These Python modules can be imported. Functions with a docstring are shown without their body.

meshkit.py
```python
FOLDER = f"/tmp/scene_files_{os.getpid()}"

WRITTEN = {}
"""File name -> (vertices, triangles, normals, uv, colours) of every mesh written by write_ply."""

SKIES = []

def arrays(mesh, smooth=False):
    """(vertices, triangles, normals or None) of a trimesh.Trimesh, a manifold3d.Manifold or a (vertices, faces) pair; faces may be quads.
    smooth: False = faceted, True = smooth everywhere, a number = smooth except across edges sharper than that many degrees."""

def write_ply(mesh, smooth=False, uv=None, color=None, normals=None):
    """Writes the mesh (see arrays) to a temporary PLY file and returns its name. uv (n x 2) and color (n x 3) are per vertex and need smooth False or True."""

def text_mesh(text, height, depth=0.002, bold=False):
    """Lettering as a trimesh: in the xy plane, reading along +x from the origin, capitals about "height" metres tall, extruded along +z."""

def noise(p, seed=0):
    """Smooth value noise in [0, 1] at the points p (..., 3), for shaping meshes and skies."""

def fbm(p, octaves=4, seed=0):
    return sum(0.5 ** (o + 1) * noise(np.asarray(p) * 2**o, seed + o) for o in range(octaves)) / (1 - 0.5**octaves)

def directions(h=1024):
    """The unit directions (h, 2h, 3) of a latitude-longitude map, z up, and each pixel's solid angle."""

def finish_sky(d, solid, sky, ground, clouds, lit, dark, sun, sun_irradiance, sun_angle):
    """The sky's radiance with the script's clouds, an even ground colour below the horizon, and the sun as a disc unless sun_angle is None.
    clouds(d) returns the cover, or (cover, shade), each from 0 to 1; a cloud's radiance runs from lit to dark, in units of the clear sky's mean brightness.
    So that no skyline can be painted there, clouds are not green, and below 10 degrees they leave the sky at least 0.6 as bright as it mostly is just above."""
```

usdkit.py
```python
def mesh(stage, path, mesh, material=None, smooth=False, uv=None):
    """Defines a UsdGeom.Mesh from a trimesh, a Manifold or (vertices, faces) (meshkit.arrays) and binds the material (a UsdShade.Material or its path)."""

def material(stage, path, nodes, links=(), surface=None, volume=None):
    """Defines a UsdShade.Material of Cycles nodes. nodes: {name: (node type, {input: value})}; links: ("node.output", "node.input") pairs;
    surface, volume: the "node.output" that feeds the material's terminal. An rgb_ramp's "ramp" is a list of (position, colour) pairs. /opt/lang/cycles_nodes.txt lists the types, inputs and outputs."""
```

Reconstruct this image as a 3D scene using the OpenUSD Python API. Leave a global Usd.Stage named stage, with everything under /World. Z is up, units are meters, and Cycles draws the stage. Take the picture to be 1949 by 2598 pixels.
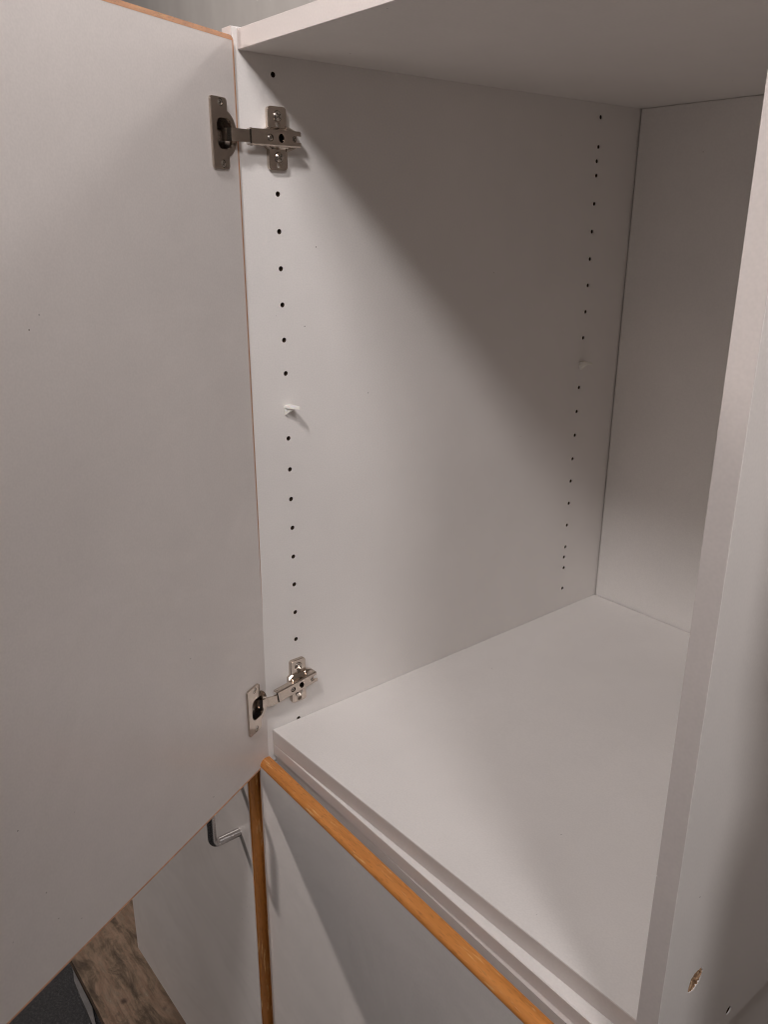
import math
import numpy as np
import trimesh
import manifold3d as m3
from shapely.geometry import Polygon, Point, box as sbox
from shapely import affinity
import usdkit
from pxr import Usd, UsdGeom, UsdLux, UsdShade, Gf, Sdf

stage = Usd.Stage.CreateInMemory()
UsdGeom.SetStageUpAxis(stage, UsdGeom.Tokens.z)
UsdGeom.SetStageMetersPerUnit(stage, 1.0)
UsdGeom.Xform.Define(stage, '/World')
UsdGeom.Scope.Define(stage, '/World/Looks')

# ------------------------------------------------------------------ camera
# axes: x along the cabinet front, y into the cabinet, z up; origin at the upper left front hole column
CAM_R = np.array([[0.62538422, 0.78030838, 0.00366199],
                  [0.25652507, -0.20115738, -0.94537326],
                  [-0.73694604, 0.59216091, -0.32596931]])
CAM_C = np.array([0.67980162, -0.38832369, -0.12265898])
cam = UsdGeom.Camera.Define(stage, '/World/camera')
cam.CreateHorizontalApertureAttr(36.0)
cam.CreateVerticalApertureAttr(36.0 * 1024 / 769)
cam.CreateFocalLengthAttr(2099.6 / 1949 * 36.0)
cam.CreateClippingRangeAttr(Gf.Vec2f(0.02, 200.0))
cam.CreateExposureAttr(0.06)
cam.AddTransformOp().Set(Gf.Matrix4d(*[float(q) for q in (
    *CAM_R[0], 0, *(-CAM_R[1]), 0, *(-CAM_R[2]), 0, *CAM_C, 1)]))

# ------------------------------------------------------------------ light: lamps out of view and a dim dome for the room bounce
usdkit.material(stage, '/World/Looks/room_glow', {
    'b': ('background_shader', {'color': (1.0, 0.80, 0.66), 'strength': 0.014})}, surface='b.background')
dome = UsdLux.DomeLight.Define(stage, '/World/room_glow')
UsdShade.MaterialBindingAPI.Apply(dome.GetPrim()).Bind(UsdShade.Material.Get(stage, '/World/Looks/room_glow'))


LAMPS = [0]


def lamp(name, pos, r, power, color):
    LAMPS[0] += 1
    s = UsdLux.SphereLight.Define(stage, f'/World/{name}_{LAMPS[0]:03d}')
    s.CreateRadiusAttr(r)
    s.CreateNormalizeAttr(True)
    s.CreateIntensityAttr(power)
    s.CreateColorAttr(Gf.Vec3f(*color))
    s.AddTranslateOp().Set(Gf.Vec3d(*pos))


lamp('unseen_light', (0.72, -0.885, 0.90), 0.11, 16.3, (1.0, 0.962, 0.972))     # unseen lamp almost above the camera, lighting the cabinet inside
lamp('unseen_light', (1.70, -0.52, 0.92), 0.19, 14.0, (1.0, 0.957, 0.962))        # unseen, on the right; placed to light the left panel and right outer face
lamp('unseen_light', (-1.30, -1.05, 0.92), 0.08, 26.0, (1.0, 0.90, 0.86))        # unseen, front left; lights the lower fronts and front edges
lamp('unseen_light', (0.25, 1.30, 1.00), 0.13, 6.8, (1.0, 0.97, 0.965))         # unseen, behind the cabinet; lights the upper part of the open door
lamp('unseen_light', (0.40, -2.20, 1.00), 0.12, 1.3, (1.0, 0.80, 0.66))          # added warm fill from far in front
lamp('unseen_light', (-2.70, 0.20, 1.10), 0.10, 17.0, (1.0, 0.92, 0.87))          # out of view, placed to light the rear wall

# ------------------------------------------------------------------ materials


def mat(name, nodes, links, surface='p.BSDF'):
    return usdkit.material(stage, '/World/Looks/' + name, nodes, links, surface=surface)


def laminate(name, col, rough, speck=0.0, bump=0.02):
    """Melamine: an even colour with faint clouding and mottling, pin-prick dirt specks, rubbed patches and an orange-peel relief."""
    dark = tuple(c * 0.94 for c in col)
    return mat(name, {
        'g': ('geometry', {}),
        'n': ('noise_texture', {'scale': 7.0, 'detail': 5.0, 'roughness': 0.6}),
        'r': ('rgb_ramp', {'ramp': [(0.3, dark), (0.7, col)]}),
        'fn': ('noise_texture', {'scale': 620.0, 'detail': 2.0}),
        'fr': ('rgb_ramp', {'ramp': [(0.3, (0.945, 0.945, 0.945)), (0.7, (1, 1, 1))]}),
        'fm': ('mix', {'mix_type': 'multiply', 'fac': 1.0}),
        'v': ('voronoi_texture', {'scale': 45.0, 'randomness': 1.0}),
        'vr': ('rgb_ramp', {'ramp': [(0.0, (1, 1, 1)), (0.024, (1, 1, 1)), (0.036, (0, 0, 0)), (1, (0, 0, 0))]}),
        'gn': ('noise_texture', {'scale': 9.0, 'detail': 0.0}),
        'gr': ('rgb_ramp', {'ramp': [(0.55, (0, 0, 0)), (0.63, (speck, speck, speck))]}),
        'mm': ('math', {'math_type': 'multiply'}),
        'mx': ('mix', {'mix_type': 'mix', 'color2': (0.16, 0.13, 0.10)}),
        'sm': ('mapping', {'scale': (4.5, 4.5, 7.0)}),
        'sn': ('noise_texture', {'scale': 1.0, 'detail': 6.0, 'roughness': 0.62, 'distortion': 1.2}),
        'sr': ('rgb_ramp', {'ramp': [(0.42, (rough - 0.03,) * 3), (0.62, (rough + 0.07,) * 3)]}),
        'f': ('noise_texture', {'scale': 1400.0, 'detail': 2.0}),
        'bu': ('bump', {'strength': bump, 'distance': 0.0004}),
        'p': ('principled_bsdf', {'specular_ior_level': 0.55}),
    }, [('g.position', 'n.vector'), ('g.position', 'v.vector'), ('g.position', 'f.vector'), ('g.position', 'gn.vector'), ('g.position', 'fn.vector'),
        ('g.position', 'sm.vector'), ('sm.vector', 'sn.vector'), ('sn.fac', 'sr.fac'), ('sr.color', 'p.roughness'),
        ('n.fac', 'r.fac'), ('fn.fac', 'fr.fac'), ('r.color', 'fm.color1'), ('fr.color', 'fm.color2'),
        ('v.distance', 'vr.fac'), ('gn.fac', 'gr.fac'), ('vr.color', 'mm.value1'), ('gr.color', 'mm.value2'),
        ('mm.value', 'mx.fac'), ('fm.color', 'mx.color1'), ('mx.color', 'p.base_color'),
        ('f.fac', 'bu.height'), ('bu.normal', 'p.normal')])


M_WHITE = laminate('white_melamine', (0.885, 0.845, 0.81), 0.40, 0.7)
M_DOOR = laminate('cream_melamine', (0.845, 0.79, 0.755), 0.25, 0.7)
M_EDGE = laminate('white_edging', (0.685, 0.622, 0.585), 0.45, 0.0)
M_FRONT = laminate('white_front_laminate', (0.87, 0.815, 0.775), 0.32, 0.5)


def beech(name, axis, tint=1.35, pale=0.0):
    sc = {'x': (6.0, 90.0, 90.0), 'z': (90.0, 90.0, 6.0), 'y': (90.0, 6.0, 90.0)}[axis]
    fl = {'x': (120.0, 900.0, 900.0), 'z': (900.0, 900.0, 120.0), 'y': (900.0, 120.0, 900.0)}[axis]
    wr = {'x': (20.0, 200.0, 200.0), 'z': (200.0, 200.0, 20.0), 'y': (200.0, 20.0, 200.0)}[axis]
    t = lambda c: tuple(q * tint + pale for q in c)
    return mat(name, {
        'g': ('geometry', {}),
        'm1': ('mapping', {'scale': sc}), 'm2': ('mapping', {'scale': fl}), 'm3': ('mapping', {'scale': wr}),
        'n1': ('noise_texture', {'scale': 1.0, 'detail': 6.0, 'roughness': 0.6, 'distortion': 0.4}),
        'r1': ('rgb_ramp', {'ramp': [(0.28, t((0.30, 0.105, 0.020))), (0.5, t((0.43, 0.165, 0.036))), (0.72, t((0.52, 0.215, 0.055)))]}),
        'n2': ('noise_texture', {'scale': 1.0, 'detail': 1.0}),
        'r2': ('rgb_ramp', {'ramp': [(0.58, (0, 0, 0)), (0.70, (0.42, 0.42, 0.42))]}),
        'x2': ('mix', {'mix_type': 'mix', 'color2': t((0.16, 0.05, 0.012))}),
        'n3': ('noise_texture', {'scale': 1.0, 'detail': 4.0, 'roughness': 0.7}),
        'r3': ('rgb_ramp', {'ramp': [(0.60, (0, 0, 0)), (0.68, (0.7, 0.7, 0.7))]}),
        'x3': ('mix', {'mix_type': 'mix', 'color2': (0.82, 0.55, 0.27)}),
        'bu': ('bump', {'strength': 0.25, 'distance': 0.0004}),
        'p': ('principled_bsdf', {'roughness': 0.42, 'coat_weight': 0.15, 'coat_roughness': 0.25}),
    }, [('g.position', 'm1.vector'), ('g.position', 'm2.vector'), ('g.position', 'm3.vector'),
        ('m1.vector', 'n1.vector'), ('m2.vector', 'n2.vector'), ('m3.vector', 'n3.vector'),
        ('n1.fac', 'r1.fac'), ('n2.fac', 'r2.fac'), ('n3.fac', 'r3.fac'),
        ('r1.color', 'x2.color1'), ('r2.color', 'x2.fac'), ('x2.color', 'x3.color1'), ('r3.color', 'x3.fac'),
        ('x3.color', 'p.base_color'), ('n1.fac', 'bu.height'), ('bu.normal', 'p.normal')])


M_BEECH_X = beech('beech_along', 'x')
M_BEECH_Z = beech('beech_upright', 'z', 1.0)
M_BEECH_Y = beech('beech_door_rim', 'y', 1.3, 0.16)
M_BEECH_R = beech('beech_hinge_rim', 'z', 1.0, 0.13)


def metal(name, col, rough, scratch=0.06):
    return mat(name, {
        'g': ('geometry', {}),
        'n': ('noise_texture', {'scale': 900.0, 'detail': 3.0}),
        'r': ('rgb_ramp', {'ramp': [(0.3, (rough - scratch,) * 3), (0.75, (rough + scratch,) * 3)]}),
        'n2': ('noise_texture', {'scale': 140.0, 'detail': 3.0}),
        'r2': ('rgb_ramp', {'ramp': [(0.3, tuple(c * 0.93 for c in col)), (0.7, col)]}),
        'p': ('principled_bsdf', {'metallic': 1.0}),
    }, [('g.position', 'n.vector'), ('g.position', 'n2.vector'), ('n.fac', 'r.fac'), ('n2.fac', 'r2.fac'),
        ('r.color', 'p.roughness'), ('r2.color', 'p.base_color')])


M_NICKEL = metal('nickel_plate', (0.62, 0.545, 0.48), 0.15, 0.02)
M_STEEL = metal('bright_screw_steel', (0.66, 0.62, 0.57), 0.20)
M_CUP = metal('dull_cup_steel', (0.36, 0.32, 0.29), 0.34)
M_CHROME = metal('satin_handle_metal', (0.60, 0.585, 0.58), 0.22, 0.04)
M_PIN = mat('cream_plastic', {'p': ('principled_bsdf', {'base_color': (0.90, 0.87, 0.80), 'roughness': 0.35, 'subsurface_weight': 0.3, 'subsurface_radius': (0.004, 0.003, 0.002)})}, [])
M_CHIP = mat('particle_board', {
    'g': ('geometry', {}),
    'v': ('voronoi_texture', {'scale': 420.0}), 'n': ('noise_texture', {'scale': 260.0, 'detail': 4.0}),
    'r': ('rgb_ramp', {'ramp': [(0.2, (0.17, 0.09, 0.045)), (0.5, (0.46, 0.29, 0.17)), (0.8, (0.72, 0.53, 0.35))]}),
    'a': ('mix', {'mix_type': 'mix', 'fac': 0.5}),
    'bu': ('bump', {'strength': 0.9, 'distance': 0.0012}),
    'p': ('principled_bsdf', {'roughness': 0.85})},
    [('g.position', 'v.vector'), ('g.position', 'n.vector'), ('v.color', 'a.color1'), ('n.color', 'a.color2'), ('a.color', 'r.fac'),
     ('r.color', 'p.base_color'), ('n.fac', 'bu.height'), ('bu.normal', 'p.normal')])
M_HOLE = mat('dark_bore', {'g': ('geometry', {}), 'n': ('noise_texture', {'scale': 900.0}),
    'r': ('rgb_ramp', {'ramp': [(0.3, (0.030, 0.018, 0.011)), (0.7, (0.10, 0.06, 0.035))]}), 'p': ('principled_bsdf', {'roughness': 0.9})},
    [('g.position', 'n.vector'), ('n.fac', 'r.fac'), ('r.color', 'p.base_color')])
M_CARPET = mat('dark_carpet', {
    'g': ('geometry', {}),
    'n': ('noise_texture', {'scale': 260.0, 'detail': 4.0, 'roughness': 0.75}), 'v': ('noise_texture', {'scale': 1300.0, 'detail': 2.0}),
    'r': ('rgb_ramp', {'ramp': [(0.36, (0.006, 0.006, 0.007)), (0.52, (0.022, 0.021, 0.023)), (0.66, (0.075, 0.070, 0.070))]}),
    'bu': ('bump', {'strength': 1.0, 'distance': 0.004}),
    'p': ('principled_bsdf', {'roughness': 0.95, 'sheen_weight': 0.1})},
    [('g.position', 'n.vector'), ('g.position', 'v.vector'), ('n.fac', 'r.fac'), ('r.color', 'p.base_color'), ('v.fac', 'bu.height'), ('bu.normal', 'p.normal')])
M_PLANK = mat('weathered_board', {
    'g': ('geometry', {}),
    'm': ('mapping', {'scale': (13.0, 34.0, 34.0)}), 'm2': ('mapping', {'scale': (18.0, 170.0, 170.0)}),
    'n': ('noise_texture', {'scale': 1.0, 'detail': 10.0, 'roughness': 0.74, 'distortion': 0.5}),
    'r': ('rgb_ramp', {'ramp': [(0.28, (0.030, 0.019, 0.012)), (0.40, (0.090, 0.060, 0.038)), (0.48, (0.160, 0.113, 0.075)), (0.55, (0.225, 0.146, 0.100)), (0.63, (0.170, 0.126, 0.088)), (0.76, (0.34, 0.27, 0.20))]}),
    'n2': ('noise_texture', {'scale': 1.0, 'detail': 5.0, 'roughness': 0.7}),
    'r2': ('rgb_ramp', {'ramp': [(0.34, (0.52, 0.47, 0.42)), (0.62, (1, 1, 1))]}),
    'x': ('mix', {'mix_type': 'multiply', 'fac': 0.85}),
    'v': ('voronoi_texture', {'scale': 24.0, 'randomness': 1.0}),
    'vr': ('rgb_ramp', {'ramp': [(0.10, (0.85, 0.85, 0.85)), (0.20, (0, 0, 0))]}),
    'gn': ('noise_texture', {'scale': 14.0, 'detail': 1.0}),
    'gr': ('rgb_ramp', {'ramp': [(0.54, (0, 0, 0)), (0.60, (1, 1, 1))]}),
    'mm': ('math', {'math_type': 'multiply'}),
    'x2': ('mix', {'mix_type': 'mix', 'color2': (0.035, 0.018, 0.012)}),
    'bu': ('bump', {'strength': 0.8, 'distance': 0.003}),
    'p': ('principled_bsdf', {'roughness': 0.85})},
    [('g.position', 'm.vector'), ('g.position', 'm2.vector'), ('g.position', 'v.vector'), ('g.position', 'gn.vector'),
     ('m.vector', 'n.vector'), ('m2.vector', 'n2.vector'), ('n.fac', 'r.fac'), ('n2.fac', 'r2.fac'),
     ('r.color', 'x.color1'), ('r2.color', 'x.color2'), ('v.distance', 'vr.fac'), ('gn.fac', 'gr.fac'), ('vr.color', 'mm.value1'), ('gr.color', 'mm.value2'),
     ('mm.value', 'x2.fac'), ('x.color', 'x2.color1'), ('x2.color', 'p.base_color'), ('n.fac', 'bu.height'), ('bu.normal', 'p.normal')])
M_LATH = mat('grey_lath', {'g': ('geometry', {}), 'n': ('noise_texture', {'scale': 60.0, 'detail': 5.0}),
    'r': ('rgb_ramp', {'ramp': [(0.3, (0.07, 0.065, 0.063)), (0.7, (0.13, 0.122, 0.12))]}), 'p': ('principled_bsdf', {'roughness': 0.7})},
    [('g.position', 'n.vector'), ('n.fac', 'r.fac'), ('r.color', 'p.base_color')])
M_WALL = mat('grey_wall', {'g': ('geometry', {}), 'm': ('mapping', {'scale': (5.0, 5.0, 2.5)}), 'n': ('noise_texture', {'scale': 1.0, 'detail': 6.0, 'roughness': 0.65}),
    'r': ('rgb_ramp', {'ramp': [(0.3, (0.46, 0.435, 0.415)), (0.7, (0.54, 0.515, 0.49))]}), 'f': ('noise_texture', {'scale': 180.0, 'detail': 3.0}),
    'bu': ('bump', {'strength': 0.3, 'distance': 0.003}), 'p': ('principled_bsdf', {'roughness': 0.9})},
    [('g.position', 'm.vector'), ('m.vector', 'n.vector'), ('g.position', 'f.vector'), ('n.fac', 'r.fac'), ('r.color', 'p.base_color'), ('f.fac', 'bu.height'), ('bu.normal', 'p.normal')])

M_BLOCKER = laminate('grey_blocker_paint', (0.20, 0.19, 0.185), 0.5)

# ------------------------------------------------------------------ helpers
USED = {}


def free(path):
    k = USED.get(path, 0)
    USED[path] = k + 1
    return path if k == 0 else f'{path}_{k:03d}'


def keys(prim, **kw):
    for k, v in kw.items():
        if v:
            prim.SetCustomDataByKey(k, v)
    return prim


ORIGIN = {}


def thing(name, base, label=None, category=None, group=None):
    path = free('/World/' + name)
    x = UsdGeom.Xform.Define(stage, path)
    x.AddTranslateOp().Set(Gf.Vec3d(*map(float, base)))
    ORIGIN[path] = np.array(base, float)
    keys(x.GetPrim(), label=label, category=category, group=group)
    return path


def group_part(parent, name, label=None):
    path = free(parent + '/' + name)
    keys(UsdGeom.Xform.Define(stage, path).GetPrim(), label=label)
    return path


def part(parent, name, mesh, material, smooth=30, label=None):
    """A mesh in world coordinates becomes one Mesh prim under its thing or part."""
    path = free(parent + '/' + name)
    o = ORIGIN['/'.join(path.split('/')[:3])]
    if hasattr(mesh, 'to_mesh'):
        q = mesh.to_mesh()
        mesh = trimesh.Trimesh(q.vert_properties[:, :3], q.tri_verts, process=False)
    mesh = trimesh.Trimesh(np.array(mesh.vertices) - o, mesh.faces, process=False)
    usdkit.mesh(stage, path, mesh, material, smooth=smooth)
    keys(stage.GetPrimAtPath(path), label=label)
    return path


def M(t):
    return m3.Manifold(m3.Mesh(np.asarray(t.vertices, np.float32), np.asarray(t.faces, np.uint32)))


def cbox(x0, x1, y0, y1, z0, z1, c=0.0006):
    """A board with small chamfers on every edge."""
    lo, hi = np.array([x0, y0, z0], float), np.array([x1, y1, z1], float)
    pts = []
    for k in range(3):
        a, b = lo + c, hi - c
        a[k], b[k] = lo[k], hi[k]
        for i in (a[0], b[0]):
            for j in (a[1], b[1]):
                for l in (a[2], b[2]):
                    pts.append((i, j, l))
    return m3.Manifold.hull_points(np.array(pts, np.float32))


def prism(poly, h0, h1, bevel=0.0):
    """A shapely outline in (a, b) extruded along c, its upper rim bevelled by shrinking about the centre."""
    def rings(p):
        return [np.array(p.exterior.coords)[:-1]] + [np.array(i.coords)[:-1] for i in p.interiors]
    cs = m3.CrossSection(rings(poly), m3.FillRule.EvenOdd)
    if not bevel:
        return cs.extrude(h1 - h0).translate((0, 0, h0))
    body = cs.extrude(h1 - h0 - bevel).translate((0, 0, h0))
    top = None
    for k in range(3):
        t0, t1 = k / 3, (k + 1) / 3
        d = bevel * (1 - math.sqrt(max(0, 1 - t0 * t0)))
        inner = poly.buffer(-d, join_style=1)
        if inner.geom_type != 'Polygon':
            continue
        lay = m3.CrossSection(rings(inner), m3.FillRule.EvenOdd).extrude(bevel / 3 + 1e-6).translate((0, 0, h1 - bevel + bevel * t0 - 1e-6))
        top = lay if top is None else top + lay
    return body + top


def xf(man, mat3, t=(0, 0, 0)):
    """Local (a, b, c) to world: the columns of mat3 are the images of the axes."""
    m = np.zeros((3, 4), np.float32)
    m[:, :3] = np.array(mat3)
    m[:, 3] = t
    return man.transform(m)


def rrect(x0, x1, y0, y1, r):
    return sbox(x0 + r, y0 + r, x1 - r, y1 - r).buffer(r, quad_segs=6)


def cyl(r, h, n=28):
    return m3.Manifold.cylinder(h, r, r, n)


def sweep(points, r, n=16):
    """A round tube through the points."""
    P = np.array(points, float)
    T = np.gradient(P, axis=0)
    T /= np.linalg.norm(T, axis=1, keepdims=True)
    up = np.array([0.3, 0.9, 0.2])
    v, f = [], []
    for p, t in zip(P, T):
        a = np.cross(t, up); a /= np.linalg.norm(a)
        b = np.cross(t, a)
        for k in range(n):
            w = 2 * math.pi * k / n
            v.append(p + r * (math.cos(w) * a + math.sin(w) * b))
    for i in range(len(P) - 1):
        for k in range(n):
            a, b = i * n + k, i * n + (k + 1) % n
            f += [(a, b, b + n), (a, b + n, a + n)]
    s, e = len(v), len(v) + 1
    v += [P[0], P[-1]]
    for k in range(n):
        f += [(s, (k + 1) % n, k), (e, (len(P) - 1) * n + k, (len(P) - 1) * n + (k + 1) % n)]
    t = trimesh.Trimesh(v, f, process=False)
    t.fix_normals()
    return t


# ------------------------------------------------------------------ dimensions found from the photograph
W, T = 0.469, 0.015            # clear width, board thickness
XR = W + T
D, ZT, TT = 0.5601, 0.0150, 0.0157
ZB, TB = -0.6590, 0.0137       # top of the bottom panel
YF = -0.0055                   # the side panels stand this far in front of the top and bottom panels
RCY, RCZ0, RCZ1 = -0.018, -0.330, -0.245   # the cupboard stand-in out of view, shading the right panel: its front and the gap between its two boxes
ZS = -0.681                    # lower end of the side panels
FLOOR = -1.40

# ------------------------------------------------------------------ the setting
g = thing('floor', (0, 0, FLOOR)); keys(stage.GetPrimAtPath(g), kind='structure')
part(g, 'carpet', m3.Manifold.cube((9, 6.5, 0.05)).translate((-5, -3.5, FLOOR - 0.05)), M_CARPET, smooth=False)
g = thing('wall', (-1, 1.8, FLOOR)); keys(stage.GetPrimAtPath(g), kind='structure')
part(g, 'plaster', m3.Manifold.cube((9, 0.15, 4.2)).translate((-5, 1.8, FLOOR)), M_WALL, smooth=False)

# ------------------------------------------------------------------ upper cabinet
CAB = thing('upper_cabinet', (W / 2, 0.28, ZS),
            'open white melamine upper cabinet with its beech-rimmed door swung out on nickel hinges', 'cabinet')

FRONT_HOLES = [(0.0338, 0.0001), (0.0344, -0.0957), (0.0345, -0.1276), (0.0348, -0.16), (0.0352, -0.1925), (0.0356, -0.225), (0.0361, -0.2567),
               (0.0367, -0.3208), (0.0371, -0.3527), (0.0372, -0.3839), (0.0377, -0.415), (0.0376, -0.4467), (0.0376, -0.4781), (0.0376, -0.5103),
               (0.0373, -0.5421), (0.0371, -0.6402)]
BACK_HOLES = [(0.4844, 0.0001), (0.4846, -0.0321), (0.4837, -0.0479), (0.485, -0.0639), (0.4854, -0.0958), (0.4853, -0.1279), (0.4856, -0.1602),
              (0.4857, -0.1919), (0.4853, -0.2243), (0.4849, -0.2568), (0.4846, -0.3207), (0.4838, -0.3526), (0.484, -0.3846), (0.4831, -0.417),
              (0.483, -0.4482), (0.4828, -0.4799), (0.4826, -0.5116), (0.4829, -0.5439), (0.4817, -0.5589), (0.4831, -0.5754), (0.4836, -0.6069)]
HR, HD = 0.0024, 0.010
AX_X = [[0, 0, 1], [1, 0, 0], [0, 1, 0]]      # local (a, b, c) = world (y, z, x)


def in_x(man, x, y, z):
    return xf(man, AX_X, (x, y, z))


left = cbox(-T, 0, YF + 0.0008, D + 0.012, ZS, ZT + TT + 0.0016)
bores = m3.Manifold.batch_boolean([in_x(cyl(HR, HD + 0.002, 18), -HD, y, z) for y, z in FRONT_HOLES + BACK_HOLES], m3.OpType.Add)
p_left = part(CAB, 'side_panel', left - bores, M_WHITE, label='left side panel with two columns of shelf holes')
part(p_left, 'edge_band', cbox(-T + 0.0001, -0.0001, YF, YF + 0.0007, ZS, ZT + TT + 0.0016, 0.0003), M_EDGE)
for y, z in FRONT_HOLES + BACK_HOLES:
    part(p_left, 'shelf_hole', in_x(cyl(HR - 0.00005, HD - 0.0006, 18) - cyl(HR - 0.0003, HD, 18).translate((0, 0, 0.001)), -HD, y, z), M_HOLE)

# right panel: chipped laminate, one screw hole
rng = np.random.default_rng(4)
right = cbox(W, XR, YF + 0.0004, D + 0.012, ZS, ZT + TT + 0.0016, 0.0003)
ang = np.linspace(0, 2 * math.pi, 26, endpoint=False)
chip = Polygon([((0.0084 + 0.0006 * rng.standard_normal()) * math.cos(a), (0.0064 + 0.0005 * rng.standard_normal()) * math.sin(a)) for a in ang]).buffer(0.0004)
chip = affinity.translate(affinity.rotate(chip, 43, origin=(0, 0)), 0.0355, -0.5942)
hole2 = (0.0955, -0.6655)
nick = m3.Manifold.hull_points(np.array([(W - 0.001, YF - 0.001, -0.4928), (W - 0.001, YF - 0.001, -0.4968), (W + 0.0022, YF - 0.001, -0.4950), (W - 0.001, YF + 0.0030, -0.4950)], np.float32))
cut = nick + in_x(prism(chip, -0.0014, 0.001), XR, 0, 0) + in_x(cyl(0.0036, 0.012, 20), XR - 0.010, *hole2)
p_right = part(CAB, 'side_panel', right - cut, M_WHITE, label='right side panel with a chipped patch near its foot')
part(p_right, 'edge_band', cbox(W + 0.0001, XR - 0.00005, YF, YF + 0.0005, ZS, ZT + TT + 0.0016, 0.0002) - nick, M_EDGE)
# torn particle board in the chip: a rough little relief
gx, gy = np.meshgrid(np.linspace(-0.0115, 0.0115, 26), np.linspace(-0.0092, 0.0092, 18))
er = (gx / 0.0090) ** 2 + (gy / 0.0070) ** 2
hz = np.clip(-0.00025 - 0.0010 * np.clip(1.15 - er, 0, 1) + 0.0007 * rng.standard_normal(gx.shape), -0.0013, -0.00012)
rel = trimesh.Trimesh(np.c_[gx.ravel(), gy.ravel(), hz.ravel()],
                      [t for i in range(17) for j in range(25) for t in ((i * 26 + j, i * 26 + j + 1, i * 26 + j + 27), (i * 26 + j, i * 26 + j + 27, i * 26 + j + 26))], process=False)
ca, sa = math.cos(math.radians(43)), math.sin(math.radians(43))
rv = rel.vertices
keep = [f for f in rel.faces if all((rv[k][0] / 0.0106) ** 2 + (rv[k][1] / 0.0086) ** 2 <= 1.0 for k in f)]
wv = np.c_[XR + rv[:, 2], 0.0355 + ca * rv[:, 0] - sa * rv[:, 1], -0.5942 + sa * rv[:, 0] + ca * rv[:, 1]]
part(p_right, 'chipped_patch', trimesh.Trimesh(wv, keep, process=False), M_CHIP, smooth=False, label='torn laminate showing brown particle board')
part(p_right, 'screw_hole', in_x(cyl(0.00355, 0.0090, 20) - cyl(0.0030, 0.012, 20).translate((0, 0, 0.001)), XR - 0.0099, *hole2), M_HOLE)

top = cbox(0.0001, W - 0.0001, 0.0008, D + 0.0118, ZT, ZT + TT)
p_top = part(CAB, 'top_panel', top, M_WHITE)
part(p_top, 'edge_band', cbox(0.0002, W - 0.0002, 0, 0.0007, ZT + 0.0001, ZT + TT - 0.0001, 0.0003), M_EDGE)
bot = cbox(0.0001, W - 0.0001, 0.0038, D + 0.008, ZB - TB, ZB)
p_bot = part(CAB, 'bottom_panel', bot, M_WHITE)
part(p_bot, 'edge_band', cbox(0.0002, W - 0.0002, 0.0030, 0.0037, ZB - TB + 0.0001, ZB - 0.0001, 0.0003), M_EDGE)
part(CAB, 'back_panel', cbox(0.0016, W - 0.0016, D + 0.0005, D + 0.0065, ZB + 0.001, ZT - 0.0004, 0.0004) + m3.Manifold.cube((W - 0.0004, 0.003, ZT - ZB - 0.0004)).translate((0.0002, D + 0.0064, ZB + 0.0002)), M_WHITE)

# ---- door: local axes (w = up the door, u = away from the hinge side, n = out of the inner face)
ez, ey, ex = 0.44579793, 0.00706583, 0.00865154


def rotz(a): return np.array([[math.cos(a), -math.sin(a), 0], [math.sin(a), math.cos(a), 0], [0, 0, 1]])
def roty(a): return np.array([[math.cos(a), 0, math.sin(a)], [0, 1, 0], [-math.sin(a), 0, math.cos(a)]])
def rotx(a): return np.array([[1, 0, 0], [0, math.cos(a), -math.sin(a)], [0, math.sin(a), math.cos(a)]])


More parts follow.
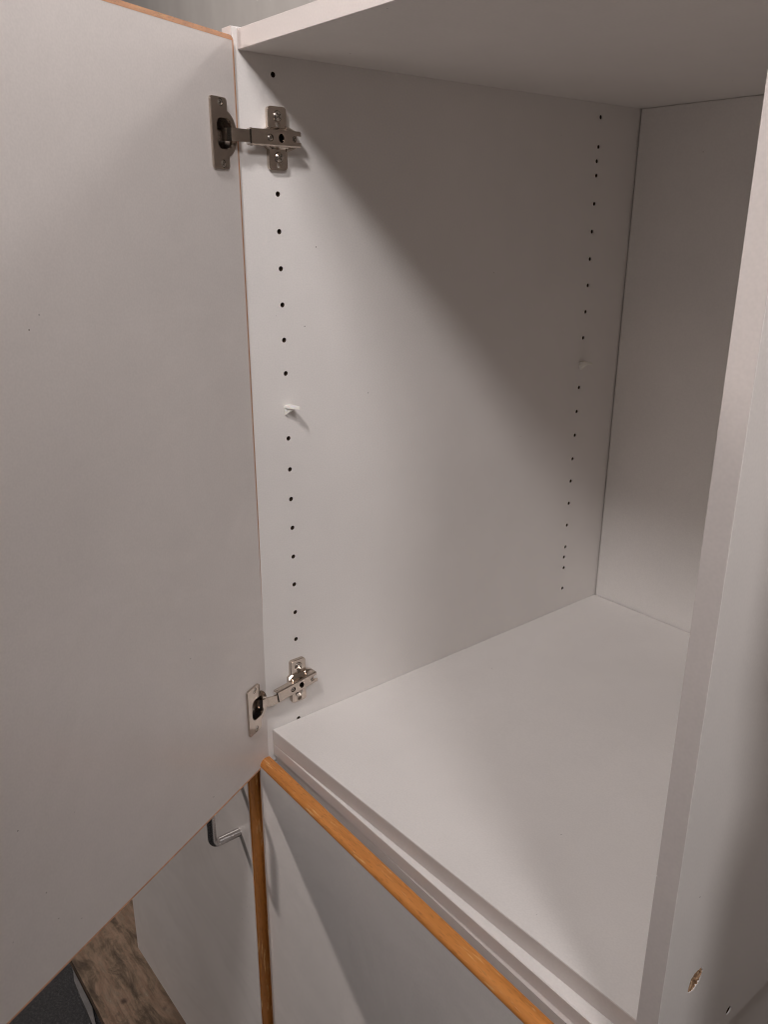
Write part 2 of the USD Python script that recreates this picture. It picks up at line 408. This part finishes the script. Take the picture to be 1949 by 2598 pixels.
DR = roty(0) @ rotz(0)
DR = rotx(ex) @ roty(ey) @ rotz(ez)            # scipy's 'zyx' extrinsic order
DU, DW, DN = DR @ np.array([0, -1.0, 0]), DR @ np.array([0, 0, 1.0]), DR @ np.array([1.0, 0, 0])
DT = np.array([0.003, -0.00517835, 0.02440751])
DM = np.c_[DW, DU, DN]
DH, DWID, DTH = 0.70299, 0.494, 0.0185
RIM_T, RIM_H, RIM_B = 0.0036, 0.0017, 0.0020


def on_door(man):
    return xf(man, DM, DT)


outer = rrect(-DH, 0, 0, DWID, 0.0042)
inner = sbox(-DH + RIM_B, RIM_H, -RIM_T, DWID - RIM_H)
pocket = [(-0.0750, 0.0212), (-0.6242, 0.0212)]
board = prism(inner, -DTH + 0.0004, -0.0001)
for pw, pu in pocket:
    board = board - cyl(0.0170, 0.014, 40).translate((pw, pu, -0.0125))
p_door = part(CAB, 'door', on_door(board), M_DOOR, label='open door, its plain inner face towards the shelf space')
ring = outer.difference(inner)
for cell in (sbox(-RIM_T, -1, 1, 1), sbox(-1, -1, -DH + RIM_B, 1), sbox(-DH + RIM_B, -1, -RIM_T, 0.1), sbox(-DH + RIM_B, 0.1, -RIM_T, 1)):
    q = ring.intersection(cell)
    if q.geom_type != 'Polygon':
        q = max(q.geoms, key=lambda s: s.area)
    part(p_door, 'edge_band', on_door(prism(q, -DTH, 0.0)), M_BEECH_Y if abs(q.bounds[2] - q.bounds[0]) < 0.1 else M_BEECH_R)


# ---- hinges
def screw_head(r, h, deep=True):
    """A round-topped head with a cross recess; axis c, seated at c = 0."""
    prof = [(0, 0), (r, 0), (r, 0.3 * h), (0.86 * r, 0.72 * h), (0.5 * r, h), (0, h)]
    head = m3.CrossSection([np.array(prof)]).revolve(22)
    a, b = r * 1.25, r * 0.30
    cross = m3.Manifold.cube((a, b, h), True) + m3.Manifold.cube((b, a, h), True)
    return head - xf(cross, rotz(0.6), (0, 0, h * (0.72 if deep else 0.9)))


def at_panel(man, y, z, tilt=0.0):
    """Local (a, b, c) = world (y, z, x), turned by tilt about the panel's normal."""
    c, s = math.cos(tilt), math.sin(tilt)
    m = np.array(AX_X, float) @ np.array([[c, -s, 0], [s, c, 0], [0, 0, 1]])
    return xf(man, m, (0, y, z))


def strip(points, wid, th):
    """A flat strap along points (a, c), its width along b: rounded hulls joined end to end."""
    out = None
    prev = None
    pts = np.array(points, float)
    tang = np.gradient(pts, axis=0)
    tang /= np.linalg.norm(tang, axis=1, keepdims=True)
    for p, t in zip(pts, tang):
        nrm = np.array([-t[1], t[0]])
        sec = []
        for sb in (-1, 1):
            for d, e in ((0.5 * th, wid / 2 - 0.0007), (0.5 * th - 0.0006, wid / 2), (-0.5 * th, wid / 2)):
                q = p + nrm * d
                sec.append((q[0], sb * e, q[1]))
        if prev is not None:
            h = m3.Manifold.hull_points(np.array(prev + sec, np.float32))
            out = h if out is None else out + h
        prev = sec
    return out


def make_hinge(dw, y0, z0, tilt, label):
    h = group_part(CAB, 'hinge', label)
    # cup side, in door coordinates (w, u, n); the flange lies on the door
    wc, uc = dw
    flange = rrect(wc - 0.0272, wc + 0.0272, 0.0168, 0.0388, 0.003).union(Point(wc, 0.0235).buffer(0.0188, quad_segs=14).intersection(sbox(-1, -1, 1, 0.0385)))
    mouth = rrect(wc - 0.0118, wc + 0.0118, 0.0125, 0.0322, 0.0062)
    plate = prism(flange.difference(mouth), 0.0001, 0.0022, 0.0011)
    sc = [(wc + 0.0231, 0.0262), (wc - 0.0231, 0.0262)]
    for q in sc:
        plate = plate - cyl(0.0032, 0.004, 20).translate((q[0], q[1], 0.0009))
    part(h, 'cup_plate', on_door(plate), M_NICKEL)
    bowl = m3.CrossSection([np.array([(0, -0.0118), (0.0148, -0.0118), (0.0167, -0.0100), (0.0167, 0.0), (0.0161, 0.0), (0.0161, -0.0096), (0.0142, -0.0110), (0, -0.0110)])]).revolve(36)
    part(h, 'cup', on_door(bowl.translate((wc, uc, 0))), M_CUP)
    lever = cbox(wc - 0.0066, wc + 0.0030, 0.0195, 0.0300, -0.0100, -0.0040, 0.0014)
    part(h, 'inner_lever', on_door(lever), M_CUP)
    for q in sc:
        part(h, 'screw', on_door(screw_head(0.0030, 0.0014).translate((q[0], q[1], 0.0010))), M_STEEL)
    # mounting plate on the side panel, (a, b, c) = (y, z, x)
    cross = rrect(-0.0094, 0.0094, -0.0256, 0.0256, 0.0032)
    slots = [Point(0.0003, 0.0100).buffer(0.0026), Point(0.0003, -0.0228).buffer(0.0021)]
    mp = prism(cross, 0.0, 0.0044, 0.0014)
    hump = m3.Manifold.hull_points(np.array([(a, b, c) for a in (-0.0088, 0.0088) for b, c in ((-0.0100, 0.0030), (0.0100, 0.0030), (-0.0062, 0.0078), (0.0062, 0.0078))], np.float32))
    mp = mp + hump
    for sgn, a0, b0, a1, b1 in ((1, 0.0080, 0.0112, 0.0185, 0.0072), (-1, 0.0080, 0.0104, 0.0125, 0.0068)):
        mp = mp + m3.Manifold.hull_points(np.array([(sgn * a, s_ * (b + e), c) for a, b in ((a0, b0), (a1, b1)) for s_ in (-1, 1) for e, c in ((0.0, 0.0002), (0.0, 0.0040), (-0.0014, 0.0056))], np.float32))
    screws = [(0.0, 0.0178), (0.0, -0.0152)]
    for a, b in screws:
        mp = mp - cyl(0.0046, 0.003, 24).translate((a, b, 0.0032)) - cyl(0.0027, 0.02, 20).translate((a + 0.0004, b - 0.0062, -0.001))
    part(h, 'mounting_plate', at_panel(mp, y0, z0), M_NICKEL)
    for a, b in screws:
        part(h, 'screw', at_panel(screw_head(0.0045, 0.0030).translate((a, b, 0.0034)), y0, z0), M_STEEL)
    # hinge arm: a U channel over the plate, forked at the rear
    L0, L1, wd, ht = -0.0325, 0.0192, 0.0132, 0.0130
    ch = cbox(L0, L1, -wd / 2, wd / 2, 0.0046, ht, 0.0011) - m3.Manifold.cube((L1 - L0 + 0.01, wd - 0.0024, 0.0120)).translate((L0 - 0.005, -(wd - 0.0024) / 2, -0.0002))
    ch = ch - prism(rrect(0.0092, 0.05, -0.0026, 0.0026, 0.0025), 0.0, 0.03)
    ch = ch - cyl(0.0030, 0.02, 22).translate((-0.0128, 0, 0.004)) - prism(affinity.scale(Point(-0.0018, 0).buffer(0.0029), 1.0, 1.25), 0.0, 0.03)
    taper = m3.Manifold.hull_points(np.array([(L1 - 0.011, s, 0.002) for s in (-0.01, 0.01)] + [(L1 + 0.01, s, 0.002) for s in (-0.01, 0.01)] + [(L1 + 0.01, s, 0.0120) for s in (-0.01, 0.01)], np.float32))
    ch = ch - taper
    part(h, 'arm', at_panel(ch, y0, z0 - 0.0005, tilt), M_NICKEL)
    part(h, 'adjusting_screw', at_panel(screw_head(0.0029, 0.0024).translate((-0.0128, 0, 0.0106)), y0, z0 - 0.0005, tilt), M_STEEL)
    part(h, 'adjusting_screw', at_panel(screw_head(0.0036, 0.0030).translate((0.0108, 0, 0.0098)) + cyl(0.0016, 0.006, 14).translate((0.0108, 0, 0.0045)), y0, z0 - 0.0005, tilt), M_STEEL)
    for s in (-1, 1):
        rv_ = xf(cyl(0.0011, 0.0006, 14), [[1, 0, 0], [0, 0, s], [0, -s, 0]], (L0 + 0.003, s * wd / 2, 0.0085))
        part(h, 'rivet', at_panel(rv_, y0, z0 - 0.0005, tilt), M_STEEL)
    # link from inside the arm into the cup
    zf = z0 - 0.0005 + L0 * math.sin(tilt)
    P = [np.array([0.0088, y0 + L0 + 0.010, 0]), np.array([0.0102, y0 + L0 + 0.001, 0]), np.array([0.0108, y0 + L0 - 0.004, 0])]
    tgt = DT + DU * 0.0215 + DW * wc
    for k in ((0.0110, 0.0066), (0.0158, 0.0040), (0.0182, -0.0010), (0.0188, -0.0075)):
        q = DT + DU * k[0] + DN * k[1] + DW * wc
        P.append(np.array([q[0], q[1], 0]))
    link = strip([(q[1], q[0]) for q in P], 0.0100, 0.0030)
    zl = 0.5 * (zf + tgt[2])
    part(h, 'link', xf(link, AX_X, (0, 0, zl)), M_NICKEL)
    return h


make_hinge(pocket[0], 0.0338, -0.0505, 0.0, 'upper nickel cup hinge')
make_hinge(pocket[1], 0.0362, -0.5902, math.radians(9.0), 'lower nickel cup hinge')

# ------------------------------------------------------------------ loose shelf lying on the bottom panel
tilt_b = 0.0030
SH0, SH1 = ZB + 0.0003, ZB + 0.0182
SHELF = thing('shelf_board', (W / 2, 0.28, SH0), 'loose white shelf board lying flat on the cabinet bottom, front edge slightly askew', 'shelf')


def shelf_piece(y0l, y0r, y1, z0, z1, x0, x1, c=0.0005):
    pts = []
    for x, yf in ((x0, y0l), (x1, y0r)):
        for y, up in ((yf, 0.0), (y1, tilt_b)):
            for z in (z0, z1):
                pts += [(x + (c if x == x0 else -c), y, z + up), (x, y + (c if up == 0 else -c), z + up), (x, y, z + up + (c if z == z0 else -c))]
    return m3.Manifold.hull_points(np.array(pts, np.float32))


YSL, YSR = 0.0028, 0.0160
p_s = part(SHELF, 'board', shelf_piece(YSL + 0.0009, YSR + 0.0009, D - 0.0016, SH0, SH1, 0.0005, W - 0.0015), M_WHITE)
fb = []
for x, yf in ((0.0005, YSL), (W - 0.0015, YSR)):
    for z in (SH0, SH1):
        e = 0.0003 if z == SH0 else -0.0003
        fb += [(x, yf, z + e), (x, yf + 0.0003, z), (x, yf + 0.0008, z)]
part(SHELF, 'edge_band', m3.Manifold.hull_points(np.array(fb, np.float32)), M_EDGE)

# ------------------------------------------------------------------ shelf pins
def make_pin(y, z, label, turn=0.0):
    p = thing('shelf_pin', (0, y, z), label, 'shelf pin')
    # a drop-shaped pad on top, a tapering web and tongue below, a peg into the hole
    leaf = Polygon([(0, -0.0034), (0.0045, -0.0036), (0.0095, -0.0026), (0.0135, -0.0012), (0.0160, 0.0), (0.0135, 0.0012), (0.0095, 0.0026), (0.0045, 0.0036), (0, 0.0034)]).buffer(0.0005)
    t = rotz(turn)
    part(p, 'pad', xf(prism(leaf, -0.0006, 0.0020, 0.0010).translate((0.0008, 0, 0)), t, (0.0002, y, z)), M_PIN)
    tongue = m3.Manifold.hull_points(np.array([(x, yy, zz) for x in (0.0002, 0.0018) for yy, zz in ((-0.0040, 0.0010), (0.0040, 0.0010), (-0.0026, -0.0076), (0.0026, -0.0076), (0.0, -0.0090))], np.float32))
    gus = m3.Manifold.hull_points(np.array([(x, yy * k, zz) for yy in (-1, 1) for x, zz, k in ((0.001, -0.0004, 0.0032), (0.0105, -0.0004, 0.0020), (0.001, -0.0078, 0.0022))], np.float32))
    part(p, 'tongue', xf(tongue + gus, t, (0, y, z)), M_PIN)
    part(p, 'peg', in_x(cyl(0.0023, 0.0078, 18), -0.0072, y, z - 0.001), M_PIN)


make_pin(0.0352, -0.2888, 'cream plastic shelf pin in the front hole column of the side panel', 0.30)
make_pin(0.4846, -0.2886, 'cream plastic shelf pin in the rear hole column near the back corner', 0.0)

# ------------------------------------------------------------------ lower cabinet
LOW = thing('lower_cabinet', (W / 2, 0.28, FLOOR), 'white lower cabinet under the open one, its closed door capped with a beech edge', 'cabinet')
part(LOW, 'side_panel', cbox(-T, 0, YF, D + 0.01, FLOOR + 0.1, ZS - 0.003), M_WHITE)
part(LOW, 'side_panel', cbox(W, XR - 0.0045, YF, D + 0.01, FLOOR + 0.1, ZS - 0.0012, 0.0002), M_WHITE)
zt2 = ZB - TB - 0.0006
tp = m3.Manifold.hull_points(np.array([(x, y, z) for x, yf in ((0.0004, 0.0065), (W - 0.0004, -0.0016)) for y in (yf, D) for z in (zt2 - 0.016, zt2)], np.float32))
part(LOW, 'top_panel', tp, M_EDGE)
part(LOW, 'plinth', cbox(0, W, 0.05, 0.066, FLOOR, FLOOR + 0.1), M_WHITE)
part(LOW, 'bottom_panel', cbox(0.0002, W - 0.0002, 0.002, D, FLOOR + 0.1, FLOOR + 0.116), M_WHITE)
part(LOW, 'back_panel', cbox(0.0002, W - 0.0002, D + 0.001, D + 0.005, FLOOR + 0.12, zt2 - 0.02), M_WHITE)

# its door: hinged on the left, not quite shut
AJ = math.radians(-0.85)
LX0, LX1 = 0.0030, 0.4850
LZ0, LZ1 = -1.290, -0.6700
LTH = 0.0146
YB = -0.0032


def low_door(man):
    return xf(man, rotz(AJ), (LX0, YB, 0))


lw = LX1 - LX0
CAPH = 0.0055
p_ld = part(LOW, 'door', low_door(cbox(0.0016, lw - 0.0016, -LTH + 0.0002, 0, LZ0 + 0.002, LZ1 - CAPH, 0.0004)), M_FRONT, label='closed door with a beech top edge')
prof = [(0, 0)]
ry, rz = LTH * 0.36, 0.0048
cap = [(0.0, 0.0)] + [(0.0, CAPH - 0.0012), (-0.0005, CAPH - 0.0004), (-0.0016, CAPH)] + \
      [(-LTH + ry * (1 - math.sin(a)), CAPH - rz * (1 - math.cos(a))) for a in np.linspace(0.0, math.pi / 2, 9)] + [(-LTH, 0.0)]
capm = prism(Polygon(cap), 0.0, lw)           # (y, z) outline extruded along x
capm = xf(capm, [[0, 0, 1], [1, 0, 0], [0, 1, 0]], (0, 0, LZ1 - CAPH))
part(p_ld, 'edge_band', low_door(capm), M_BEECH_X, label='rounded beech top edge with worn scratches')
part(p_ld, 'edge_band', low_door(cbox(0, 0.0015, -LTH, 0, LZ0 + 0.002, LZ1 - CAPH - 0.0001, 0.0003)), M_BEECH_Z)
part(p_ld, 'edge_band', low_door(cbox(lw - 0.0015, lw, -LTH, 0, LZ0 + 0.002, LZ1 - CAPH - 0.0001, 0.0003)), M_BEECH_Z)
part(p_ld, 'edge_band', low_door(cbox(0, lw, -LTH, 0, LZ0, LZ0 + 0.0019, 0.0003)), M_BEECH_X)

# ------------------------------------------------------------------ neighbouring cabinet on the left
NB = thing('neighbour_cabinet', (-0.22, 0.28, FLOOR), 'white cabinet beside the lower one with a bent metal handle on its door', 'cabinet')
NX0, NX1 = -0.4365, -0.0030
NZ0, NZ1 = -1.2900, -0.655
NYF, NTH = -0.0282, 0.0165
part(NB, 'side_panel', cbox(-0.436, -0.421, -0.009, 0.55, FLOOR + 0.1, NZ1), M_WHITE)
part(NB, 'side_panel', cbox(-0.0325, -0.0175, -0.009, 0.55, FLOOR + 0.1, NZ1), M_WHITE)
part(NB, 'top_panel', cbox(-0.4208, -0.0327, -0.007, 0.55, NZ1 - 0.016, NZ1 - 0.0004), M_WHITE)
part(NB, 'bottom_panel', cbox(-0.4208, -0.0327, -0.007, 0.55, FLOOR + 0.1, FLOOR + 0.116), M_WHITE)
part(NB, 'back_panel', cbox(-0.4208, -0.0327, 0.545, 0.549, FLOOR + 0.12, NZ1 - 0.018), M_WHITE)
part(NB, 'plinth', cbox(-0.42, -0.034, 0.052, 0.068, FLOOR, FLOOR + 0.1), M_WHITE)
p_nd = part(NB, 'door', cbox(NX0 + 0.0016, NX1 - 0.0026, NYF, NYF + NTH, NZ0 + 0.0016, NZ1 - 0.003, 0.0005), M_FRONT, label='closed door with a bent metal handle')
part(p_nd, 'edge_band', cbox(NX1 - 0.0025, NX1, NYF + 0.0002, NYF + NTH - 0.0002, NZ0, NZ1 - 0.003, 0.0012), M_BEECH_Z)
part(p_nd, 'edge_band', cbox(NX0, NX0 + 0.0015, NYF + 0.0002, NYF + NTH - 0.0002, NZ0, NZ1 - 0.003, 0.0005), M_EDGE)
part(p_nd, 'edge_band', cbox(NX0 + 0.0016, NX1 - 0.0026, NYF + 0.0002, NYF + NTH - 0.0002, NZ0, NZ0 + 0.0015, 0.0005), M_EDGE)
HX, HZ0, HZ1, HY, HB = -0.0318, -0.7812, -0.6970, NYF - 0.034, 0.0085
pts = [(HX, NYF, HZ0), (HX, NYF - 0.010, HZ0), (HX, HY + HB + 0.004, HZ0)]
pts += [(HX, HY + HB - HB * math.sin(a), HZ0 + HB - HB * math.cos(a)) for a in np.linspace(0, math.pi / 2, 9)]
pts += [(HX, HY, HZ0 + 0.02), (HX, HY, HZ1 - 0.02)]
pts += [(HX, HY + HB - HB * math.cos(a), HZ1 - HB + HB * math.sin(a)) for a in np.linspace(0, math.pi / 2, 9)]
pts += [(HX, HY + HB + 0.004, HZ1), (HX, NYF - 0.010, HZ1), (HX, NYF, HZ1)]
part(p_nd, 'handle', sweep(pts, 0.0049, 20), M_CHROME, smooth=40, label='bent tubular metal handle')

# ------------------------------------------------------------------ unseen stacked boxes right of the frame, placed to shade the right panel
RC = thing('unseen_side_boxes', (0.80, 0.2, FLOOR), 'unseen plain white stacked cupboard standing to the right of the open cabinet', 'shading_boxes')
part(RC, 'lower_box', cbox(0.625, 1.02, RCY, 0.5, FLOOR, RCZ0), M_FRONT)
part(RC, 'upper_box', cbox(0.625, 1.02, RCY, 0.5, RCZ1, 0.35), M_FRONT)
for fx in (0.65, 0.99):
    for fy in (0.0, 0.46):
        part(RC, 'spacer', cbox(fx - 0.012, fx + 0.012, fy - 0.012 , fy + 0.012, RCZ0, RCZ1), M_FRONT)

LK = thing('unseen_blocker', (1.0, -0.67, FLOOR), 'unseen tall grey locker standing beside the viewer, right of the open cabinet', 'blocker')
part(LK, 'body', cbox(0.88, 1.12, -0.90, -0.404, FLOOR + 0.02, 0.42, 0.003), M_BLOCKER)  # unseen block standing in for the viewer's body, shades the open door
part(LK, 'plinth', cbox(0.89, 1.11, -0.89, -0.45, FLOOR, FLOOR + 0.0195, 0.001), M_BLOCKER)

# ------------------------------------------------------------------ unseen fixture: an opaque plate placed to cut light straight below the bulb
PL = (0.72, -0.885, 0.90)
CUT_PLATE = thing('light_cutting_plate', PL, 'unseen round plate and rods placed to cut light below the bulb hanging above the cabinet front', 'lamp')
part(CUT_PLATE, 'plate', cyl(0.110, 0.004, 48).translate((PL[0], PL[1], PL[2] - 0.204)), M_EDGE)
for k in range(3):
    a = 2 * math.pi * k / 3 + 0.4
    part(CUT_PLATE, 'rod', cyl(0.0015, 0.30, 8).translate((PL[0] + 0.103 * math.cos(a), PL[1] + 0.103 * math.sin(a), PL[2] - 0.2)), M_STEEL)
part(CUT_PLATE, 'top_disc', cyl(0.115, 0.006, 48).translate((PL[0], PL[1], PL[2] + 0.10)), M_EDGE)

# ------------------------------------------------------------------ old board and lath on the dark floor
BZ = -1.380
BRD = thing('old_board', (-0.4, -0.03, FLOOR), 'stained brown wooden board lying on the dark floor under the neighbour cabinet', 'board')
nx = 60
xs = np.linspace(-0.95, -0.10, nx)
rag = 0.0016 * np.cumsum(rng.standard_normal(nx)) * 0.35
rag -= np.linspace(rag[0], rag[-1], nx)
out = [(x, -0.1035 + r) for x, r in zip(xs, rag)] + [(-0.10, 0.045), (-0.95, 0.045)]
part(BRD, 'plank', prism(Polygon(out), FLOOR, BZ, 0.0015), M_PLANK)
LTH_ = thing('grey_lath', (-0.5, -0.115, FLOOR), 'thin grey offcut of lath lying along the front of the stained board', 'offcut')
lath = Polygon([(-0.5640, -0.1082), (-0.5500, -0.1105), (-0.5330, -0.1154), (-0.4900, -0.1178), (-0.4590, -0.1190), (-0.4180, -0.1216), (-0.4100, -0.1196), (-0.4610, -0.1094), (-0.5200, -0.1085)])
part(LTH_, 'strip', prism(lath, FLOOR + 0.0002, -1.3880, 0.001), M_LATH)
